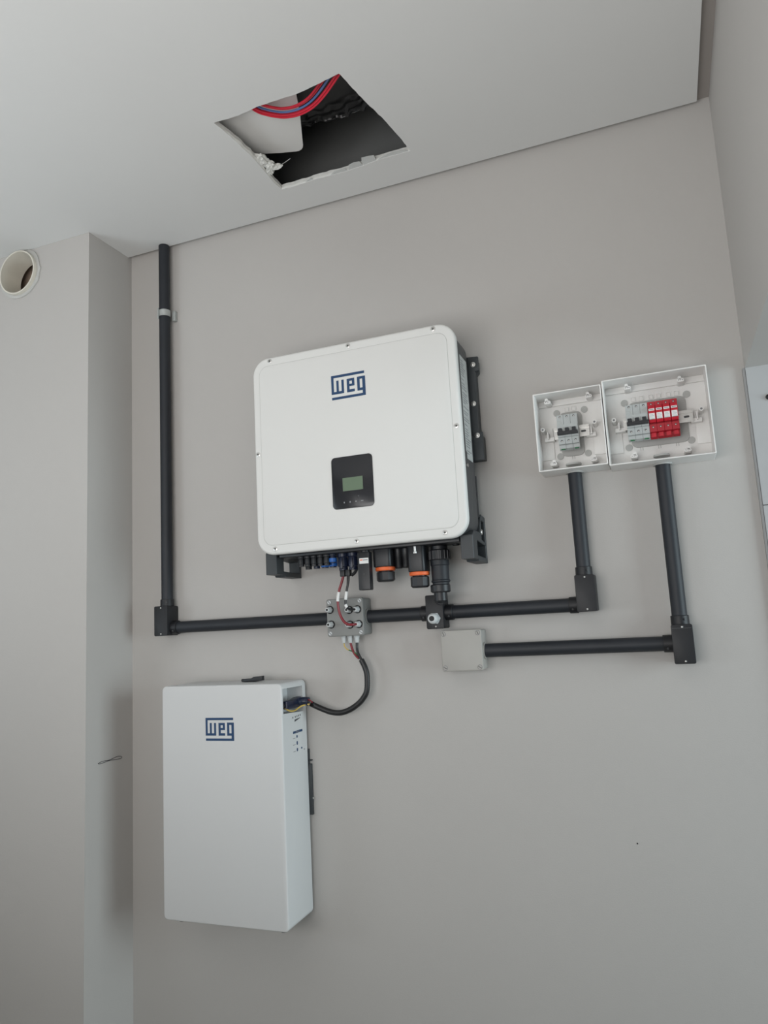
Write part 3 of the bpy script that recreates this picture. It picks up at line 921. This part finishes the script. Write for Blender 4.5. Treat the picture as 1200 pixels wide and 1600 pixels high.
# second thin black wire beside it
bw2 = tag(tube('thin_black_wire', M_WBLK, None, [(-0.771, -0.096, 1.676), (-0.772, -0.096, 1.662), (-0.7732, -0.0965, 1.645), (-0.7742, -0.0975, 1.632), (-0.7765, -0.0965, 1.622)], 0.0020, n=8),
          'thin black wire close behind the black wire with white sleeves', 'wire')

# ------------------------------------------------------------------ cable loom to the battery
loom = thing('battery_cable', 'black corrugated cable curving from the gland box to the battery', 'cable', (-0.7815, -0.030, 1.50))
LP = [(-0.7815, -0.030, 1.5030), (-0.7822, -0.030, 1.4900), (-0.7790, -0.032, 1.4760), (-0.7705, -0.032, 1.4590), (-0.7610, -0.032, 1.4380), (-0.7565, -0.032, 1.4170), (-0.7590, -0.032, 1.3800),
      (-0.7700, -0.033, 1.3600), (-0.7860, -0.034, 1.3450), (-0.8080, -0.035, 1.3320), (-0.8330, -0.036, 1.3245), (-0.8600, -0.037, 1.3260), (-0.8850, -0.039, 1.3345), (-0.9080, -0.041, 1.3445), (-0.9180, -0.043, 1.3500)]
tube('black_core', M_WBLK, loom, LP[:4], 0.0036, n=10)
sp = smooth_path(LP[3:], 14)
bm = bmesh.new()
add_tube(bm, sp, 0.0072, n=12, smooth=False, rfun=lambda i, n: 0.0078 if i % 2 else 0.0069)
obj('corrugated_sleeve', bm, M_WBLK, loom, angle=70)
tube('red_core', M_WRED, loom, [(-0.8000, -0.030, 1.5030), (-0.7975, -0.030, 1.4930), (-0.7925, -0.031, 1.4800), (-0.7850, -0.031, 1.4690), (-0.7770, -0.032, 1.4620)], 0.0031, n=10)
tube('yellow_core', M_WYEL, loom, [(-0.8185, -0.030, 1.5030), (-0.8180, -0.030, 1.4960), (-0.8130, -0.030, 1.4890), (-0.8060, -0.030, 1.4845)], 0.0016, n=8)
tube('green_core', M_WGRN, loom, [(-0.8060, -0.030, 1.4845), (-0.7980, -0.031, 1.4820), (-0.7880, -0.032, 1.4780), (-0.7780, -0.033, 1.4700)], 0.0016, n=8)
# plug end held in the battery notch
pl = prism('plug', M_NAVY, loom, [(-0.1260, 1.3455), (-0.1260, 1.3635), (-0.118, 1.3655), (-0.085, 1.3640), (-0.060, 1.3690), (-0.046, 1.3690), (-0.042, 1.3650), (-0.042, 1.3480), (-0.060, 1.3430), (-0.085, 1.3425), (-0.118, 1.3435)],
           'x', -0.962, -0.943, bevel=0.003)
lathe('plug_pin', M_BLACK, pl, [(0.0055, 0), (0.0055, 0.010)], (-0.9525, -0.126, 1.3545), (0, -1, 0), n=12)
tube('plug_boot', M_NAVY, pl, [(-0.9500, -0.056, 1.3560), (-0.942, -0.049, 1.3562), (-0.932, -0.045, 1.3562), (-0.9235, -0.044, 1.3550)], 0.0115, n=14)
tube('red_tail', M_WRED, loom, [(-0.9265, -0.048, 1.3590), (-0.9205, -0.049, 1.3600), (-0.9150, -0.048, 1.3570), (-0.911, -0.046, 1.3520)], 0.0018, n=8)
tube('earth_tail', M_WYEL, loom, [(-0.9500, -0.1260, 1.3475), (-0.9460, -0.108, 1.3390), (-0.944, -0.084, 1.3370), (-0.9400, -0.060, 1.3440), (-0.928, -0.050, 1.3480), (-0.918, -0.047, 1.3480)], 0.0020, n=8)

# ------------------------------------------------------------------ battery
BX0, BX1, BZ0, BZ1, BYF, BYB = -1.3168, -0.9480, 0.8158, 1.4112, -0.1458, -0.0100
bat = thing('battery', 'tall light grey battery box below the inverter', 'battery', ((BX0 + BX1) / 2, 0, BZ0))
bm = bmesh.new()
add_rbox(bm, BX0, BX1, BYF, BYB, BZ0, BZ1, 0.013, axis='y', bevel=0.004, n=6, seg=3)
bb = obj('body', bm, M_BATT, bat)
# notch in the upper right flank, cut as real geometry
cut_bm = bmesh.new()
add_poly_prism(cut_bm, [(-0.1385, 1.3350), (-0.0300, 1.3290), (-0.0300, 1.3960), (-0.1385, 1.3975)], 'x', -0.995, -0.93)
cme = bpy.data.meshes.new('cutter')
bmesh.ops.translate(cut_bm, verts=cut_bm.verts, vec=-WO[bat])
cut_bm.to_mesh(cme)
cut_bm.free()
cobj = bpy.data.objects.new('cutter', cme)
cobj.location = bat.location
COL.objects.link(cobj)
md = bb.modifiers.new('notch', 'BOOLEAN')
md.operation = 'DIFFERENCE'
md.solver = 'EXACT'
md.object = cobj
bpy.context.view_layer.update()
dg = bpy.context.evaluated_depsgraph_get()
nm = bpy.data.meshes.new_from_object(bb.evaluated_get(dg))
bb.modifiers.clear()
bb.data = nm
bpy.data.objects.remove(cobj)
nm.set_sharp_from_angle(angle=math.radians(35))
logo(bb, -1.1775, -1.0908, 1.2690, 1.3278, BYF)
lathe('round_socket', M_KNOCK, bb, [(0.0085, 0), (0.0085, 0.004), (0.006, 0.005)], (-0.9620, -0.1300, 1.3850), (0.9, 0.35, 0), n=16)
# flank print: level marks, wedge, blue header and icons
PXF = BX1
for k in range(5):
    y = (-0.0905, -0.0775, -0.068, -0.059, -0.0495)[k]
    box('level_mark', M_PRINT, bb, PXF - 0.0002, PXF + 0.0003, y, y + 0.0036, 1.3170 + 0.0005 * k, 1.3215 + 0.0005 * k)
prism('level_wedge', M_PRINT, bb, [(-0.0800, 1.3075), (-0.0800, 1.3130), (-0.0490, 1.3150), (-0.0490, 1.3138)], 'x', PXF - 0.0002, PXF + 0.0003)
hb = box('header_bar', M_LOGO, bb, PXF - 0.0002, PXF + 0.0003, -0.0905, -0.0385, 1.2780, 1.2840)
box('header_text', M_PRINTG, hb, PXF + 0.0002, PXF + 0.0004, -0.077, -0.055, 1.2798, 1.2820)
for z, h_ in ((1.2690, 0.0065), (1.2524, 0.0090), (1.2358, 0.0080)):
    rbox('icon', M_LOGO, bb, PXF - 0.0002, PXF + 0.0003, -0.0730, -0.0665, z - h_ / 2, z + h_ / 2, 0.0018, axis='x', n=3)
    box('caption', M_PRINTG, bb, PXF - 0.0002, PXF + 0.0003, -0.0920, -0.0790, z - 0.0030, z - 0.0018)
rbox('icon', M_LOGO, bb, PXF - 0.0002, PXF + 0.0003, -0.0490, -0.0420, 1.2340, 1.2385, 0.0018, axis='x', n=3)
box('caption', M_PRINTG, bb, PXF - 0.0002, PXF + 0.0003, -0.0330, -0.0280, 1.2290, 1.2320)
for fx in (-1.272, -0.972):
    lathe('rubber_foot', M_RUBBER, bat, [(0.010, 0), (0.010, 0.004), (0.008, 0.006)], (fx, -0.125, BZ0 + 0.0005), (0, 0, -1), n=16)
    lathe('rubber_foot', M_RUBBER, bat, [(0.010, 0), (0.010, 0.004), (0.008, 0.006)], (fx, -0.030, BZ0 + 0.0005), (0, 0, -1), n=16)
br = box('wall_bracket', M_FOOT, bat, -1.10, -0.9405, -0.0098, -0.0005, 1.058, 1.188, bevel=0.001)
box('bracket_lip', M_FOOT, br, -1.10, -0.9395, -0.0098, -0.0005, 1.196, 1.199)
box('bracket_stem', M_FOOT, br, -1.10, -0.9475, -0.0098, -0.0005, 1.18, 1.226)
lathe('bolt', M_STEEL, br, [(0.003, 0), (0.003, 0.004)], (-0.9406, -0.005, 1.100), (1, 0, 0), n=10)

# loose plug lying on top of the battery
lp = thing('loose_plug', 'loose black plug lying on top of the battery', 'plug', (-1.085, -0.060, BZ1))
prism('housing', M_BLACK, lp, [(-1.1100, BZ1 + 0.0008), (-1.1100, BZ1 + 0.0075), (-1.102, BZ1 + 0.0090), (-1.085, BZ1 + 0.0098), (-1.077, BZ1 + 0.0135), (-1.050, BZ1 + 0.0155), (-1.050, BZ1 + 0.0030), (-1.078, BZ1 + 0.0002), (-1.102, BZ1 + 0.0002)],
      'y', -0.067, -0.053, bevel=0.0015)
lathe('tip', M_BLACK, lp, [(0.0040, 0), (0.0040, 0.007), (0.003, 0.0075)], (-1.1095, -0.060, BZ1 + 0.0046), (-1, 0, 0), n=12)

# ------------------------------------------------------------------ enclosures


def enclosure(label, b, rail, rear_open, discs, slots_top, slots_bot, side_posts, corner_posts, hole_x, group):
    x0, x1, z0, z1 = b
    t = thing('breaker_enclosure', label, 'enclosure', ((x0 + x1) / 2, 0, z0), group)
    w = 0.0026
    prism('shell', M_ENCL, t, rrect(x0, x1, z0, z1, 0.002, 3), 'y', EY, -0.0005, holes=[rrect(x0 + w, x1 - w, z0 + w, z1 - w, 0.0015, 3)], bevel=0.0006, seg=1)
    bk = box('back_panel', M_ENCL, t, x0 + w, x1 - w, -0.006, -0.0008, z0 + w, z1 - w)
    # recessed flanks and ledge
    box('bottom_ledge', M_ENCL, bk, x0 + w, x1 - w, -0.020, -0.006, z0 + w, z0 + 0.016, bevel=0.001)
    box('top_ledge', M_ENCL, bk, x0 + w, x1 - w, -0.012, -0.006, z1 - 0.018, z1 - w, bevel=0.001)
    for sx in (0, 1):
        xa = x0 + w if sx == 0 else x1 - w - 0.030
        box('side_step', M_ENCL, bk, xa, xa + 0.030, -0.0095, -0.006, z0 + 0.040, z0 + 0.120, bevel=0.0008)
    rbox('rear_opening_shade', M_SHADE_MARK, bk, rear_open[0], rear_open[1], -0.0105, -0.006, rear_open[2], rear_open[3], 0.014, axis='y', bevel=0.0005)  # grey plate painted in place of the shaded opening in the back
    for dx, dz in discs:
        lathe('knockout', M_KNOCK, bk, [(0.0082, 0), (0.0082, 0.0022)], (dx, -0.006, dz), (0, -1, 0), n=24)
    for sx in slots_top:
        bm = bmesh.new()
        add_poly_prism(bm, rrect(sx - 0.0062, sx + 0.0062, 2.049, 2.0605, 0.001, 2), 'y', -0.0080, -0.006, holes=[rrect(sx - 0.0048, sx + 0.0048, 2.0495, 2.0590, 0.0008, 2)])
        sf = obj('slot_frame', bm, M_ENCL, bk)
        box('slot', M_KNOCK, sf, sx + 0.0036, sx + 0.0048, -0.0064, -0.0059, 2.0495, 2.0590)
    for sx in slots_bot:
        for d in (-0.0042, 0.0010):
            box('slot', M_SHADE_MARK, bk, sx + d, sx + d + 0.0012, -0.0066, -0.0059, 1.9265, 1.9345)
    for px, pz in side_posts:
        s = 1 if px < (x0 + x1) / 2 else -1
        p = lathe('post', M_ENCL, bk, [(0.0062, 0), (0.0052, 0.040)], (px, -0.0055, pz), (0, -1, 0), n=16)
        lathe('post_bore', M_PRINTG, p, [(0.0026, 0.040), (0.0026, 0.0404)], (px, -0.0055, pz), (0, -1, 0), n=12)
        box('post_arm', M_ENCL, p, min(px, px + s * 0.024), max(px, px + s * 0.024), -0.026, -0.006, 1.974, 1.984, bevel=0.001)
        box('post_fin', M_ENCL, p, px + s * 0.010 - 0.0015, px + s * 0.010 + 0.0015, -0.036, -0.006, 1.978, 1.996, bevel=0.0006)
    for cx_, cz_ in corner_posts:
        p = rbox('boss', M_ENCL, bk, cx_ - 0.0080, cx_ + 0.0080, -0.045, -0.006, cz_ - 0.0042, cz_ + 0.0042, 0.004, axis='y', bevel=0.0006)
        lathe('boss_lobe', M_ENCL, p, [(0.0042, 0), (0.0042, 0.039)], (cx_ - 0.002 * (1 if cz_ > 2 else -1), -0.006, cz_ + 0.0060), (0, -1, 0), n=12)
        for d in (-0.0042, 0.0002, 0.0040):
            lathe('pin_hole', M_PRINTG, p, [(0.0011, 0), (0.0011, 0.0003)], (cx_ + d, -0.045, cz_), (0, -1, 0), n=8)
    # top hat rail
    ra, rb = rail
    r = prism('mounting_rail', M_STEEL, t, [(-0.0330, 1.9745), (-0.0318, 1.9745), (-0.0318, 1.9800), (-0.0262, 1.9800), (-0.0262, 1.9980), (-0.0318, 1.9980), (-0.0318, 2.0035), (-0.0330, 2.0035), (-0.0330, 1.9968), (-0.0274, 1.9968), (-0.0274, 1.9812), (-0.0330, 1.9812)], 'x', ra, rb)
    rbox('rail_slot', M_BODY, r, rb - 0.020, rb - 0.008, -0.0277, -0.0270, 1.9865, 1.9915, 0.0022, axis='y', n=4)
    for rx in (ra + 0.004, rb - 0.012):
        box('rail_support', M_ENCL, r, rx, rx + 0.008, -0.0262, -0.0105, 1.981, 1.997)
    # entry nut over the conduit
    lathe('entry_nut', M_KNOCK, t, [(0.0185, 0), (0.0185, 0.004)], (hole_x, YA - 0.004, z0 + 0.0162), (0, 0, 1), n=24)
    lathe('entry_bore', M_PRINTG, t, [(0.0155, 0), (0.0155, 0.0006)], (hole_x, YA - 0.004, z0 + 0.0202), (0, 0, 1), n=24)
    bm = bmesh.new()
    add_poly_prism(bm, circle(hole_x, YA, RP + 0.0045, 28), 'z', z0 - 0.0035, z0 - 0.0003, holes=[circle(hole_x, YA, RP + 0.0003, 28)])
    obj('entry_collar', bm, M_KNOCK, t)
    return t


GRP = 'open white breaker enclosures'
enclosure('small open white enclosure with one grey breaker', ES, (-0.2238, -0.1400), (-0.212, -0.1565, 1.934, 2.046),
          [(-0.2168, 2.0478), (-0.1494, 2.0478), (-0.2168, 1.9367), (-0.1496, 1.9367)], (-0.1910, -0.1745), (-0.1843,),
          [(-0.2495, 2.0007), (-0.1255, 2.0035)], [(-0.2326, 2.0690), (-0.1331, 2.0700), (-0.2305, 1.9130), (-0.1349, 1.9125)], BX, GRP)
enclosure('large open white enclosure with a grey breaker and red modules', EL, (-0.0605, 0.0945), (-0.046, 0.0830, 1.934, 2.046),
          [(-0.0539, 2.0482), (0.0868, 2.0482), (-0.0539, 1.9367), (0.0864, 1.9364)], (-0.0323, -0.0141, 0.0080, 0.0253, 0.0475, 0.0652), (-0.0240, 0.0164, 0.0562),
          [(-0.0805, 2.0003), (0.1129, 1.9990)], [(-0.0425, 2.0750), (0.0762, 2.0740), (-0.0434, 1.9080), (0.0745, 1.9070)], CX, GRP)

PITCH_M = 0.01635
BRP = [(-0.0335, 1.9440), (-0.0430, 1.9480), (-0.0440, 1.9560), (-0.0545, 1.9565), (-0.0545, 1.9725), (-0.0600, 1.9735), (-0.0600, 2.0040), (-0.0545, 2.0050),
       (-0.0545, 2.0290), (-0.0440, 2.0305), (-0.0335, 2.0305)]


def breaker(label, x0):
    t = thing('circuit_breaker', label, 'circuit breaker', (x0 + 1.5 * PITCH_M, -0.0335, 1.9440), 'grey three-pole breakers')
    for k in range(3):
        xa = x0 + k * PITCH_M
        p = prism('pole', M_BRK, t, BRP, 'x', xa + 0.00015, xa + PITCH_M - 0.00015, bevel=0.0005, seg=1)
        xm = xa + PITCH_M / 2
        lathe('terminal_bore', M_PRINT, p, [(0.0026, 0), (0.0026, 0.0003)], (xm, -0.0545, 2.0240), (0, -1, 0), n=14)
        lathe('terminal_bore', M_PRINT, p, [(0.0026, 0), (0.0026, 0.0003)], (xm, -0.0545, 1.9642), (0, -1, 0), n=14)
        lathe('terminal_screw', M_STEEL, p, [(0.0015, 0), (0.0015, 0.0006)], (xm + 0.0003, -0.0545, 2.0230), (0, -1, 0), n=10)
        lathe('terminal_screw', M_STEEL, p, [(0.0015, 0), (0.0015, 0.0006)], (xm + 0.0003, -0.0545, 1.9632), (0, -1, 0), n=10)
        box('toggle', M_BLACK, t, xa + 0.0028, xa + 0.0118, -0.0690, -0.0600, 1.9800, 1.9935, bevel=0.0008, seg=1)
    box('toggle_tie', M_BLACK, t, x0 + 0.0004, x0 + 3 * PITCH_M - 0.0004, -0.0700, -0.0605, 1.9770, 1.9850, bevel=0.0006, seg=1)
    box('front_label', M_BRK, t, x0 + 0.014, x0 + 3 * PITCH_M - 0.001, -0.0606, -0.0598, 1.9965, 2.0036)
    lathe('status_dot', M_SHADE_MARK, t, [(0.0014, 0), (0.0014, 0.0003)], (x0 + 0.0105, -0.0545, 2.0100), (0, -1, 0), n=10)
    for k in range(2):
        box('caption', M_KNOCK, t, x0 + 0.0015, x0 + 0.011, -0.0549, -0.0544, 2.0140 - k * 0.010, 2.0152 - k * 0.010)
    for xm in (x0 + 0.009, x0 + 0.041):
        box('din_clip', M_GREEN, t, xm - 0.0048, xm + 0.0048, -0.0425, -0.0390, 1.9450, 1.9485, bevel=0.0005, seg=1)
    return t


breaker('grey three-pole breaker alone in the small enclosure', -0.2130)
breaker('grey three-pole breaker left of the red modules in the large enclosure', -0.0520)

SPB = [(-0.0335, 1.9440), (-0.0420, 1.9480), (-0.0420, 1.9560), (-0.0530, 1.9580), (-0.0530, 1.9760), (-0.0480, 1.9780), (-0.0480, 2.0180), (-0.0545, 2.0190), (-0.0545, 2.0295), (-0.0335, 2.0310)]
SPC = [(-0.0482, 1.9790), (-0.0580, 1.9790), (-0.0620, 1.9835), (-0.0620, 2.0120), (-0.0585, 2.0178), (-0.0482, 2.0178)]
WHICH = ['leftmost red surge module, next to the grey breaker', 'second red surge module from the grey breaker',
         'third red surge module from the grey breaker', 'rightmost red surge module, beside the bare rail end']
for k in range(4):
    xa = -0.0026 + k * PITCH_M
    xb = xa + PITCH_M
    t = thing('surge_module', WHICH[k], 'surge protector', ((xa + xb) / 2, -0.0335, 1.9440), 'red surge modules')
    bs = prism('base', M_REDD, t, SPB, 'x', xa + 0.00015, xb - 0.00015, bevel=0.0005, seg=1)
    c = prism('cartridge', M_RED, t, SPC, 'x', xa + 0.0006, xb - 0.0006, bevel=0.0006, seg=1)
    nl = box('name_label', M_WHITE, c, xa + 0.0019, xb - 0.0019, -0.06235, -0.0618, 2.0062, 2.0112)
    box('name_print', M_PRINTG, nl, xa + 0.0034, xb - 0.0034, -0.0625, -0.0622, 2.0078, 2.0096)
    dl = box('data_label', M_WHITE, c, xa + 0.0019, xb - 0.0019, -0.06235, -0.0618, 1.9850, 2.0002)
    for q in range(4):
        box('data_print', M_STICK, dl, xa + 0.0036, xb - 0.0036 - 0.002 * (q % 2), -0.0625, -0.0622, 1.9872 + q * 0.003, 1.9882 + q * 0.003)
    box('data_rule', M_PRINT, dl, xa + 0.0022, xb - 0.0022, -0.0625, -0.0622, 1.9850, 1.9859)
    xm = (xa + xb) / 2
    lathe('terminal_bore', M_PRINT, bs, [(0.0022, 0), (0.0022, 0.0003)], (xm, -0.0545, 2.0240), (0, -1, 0), n=12)
    lathe('terminal_screw', M_STEEL, bs, [(0.0013, 0), (0.0013, 0.0005)], (xm, -0.0545, 2.0232), (0, -1, 0), n=10)
    lathe('terminal_bore', M_PRINT, bs, [(0.0022, 0), (0.0022, 0.0003)], (xm, -0.0530, 1.9690), (0, -1, 0), n=12)
    lathe('terminal_screw', M_STEEL, bs, [(0.0013, 0), (0.0013, 0.0005)], (xm, -0.0530, 1.9682), (0, -1, 0), n=10)
    box('lower_tab', M_RED, bs, xm - 0.0050, xm + 0.0050, -0.0460, -0.0415, 1.9470, 1.9570, bevel=0.0006, seg=1)
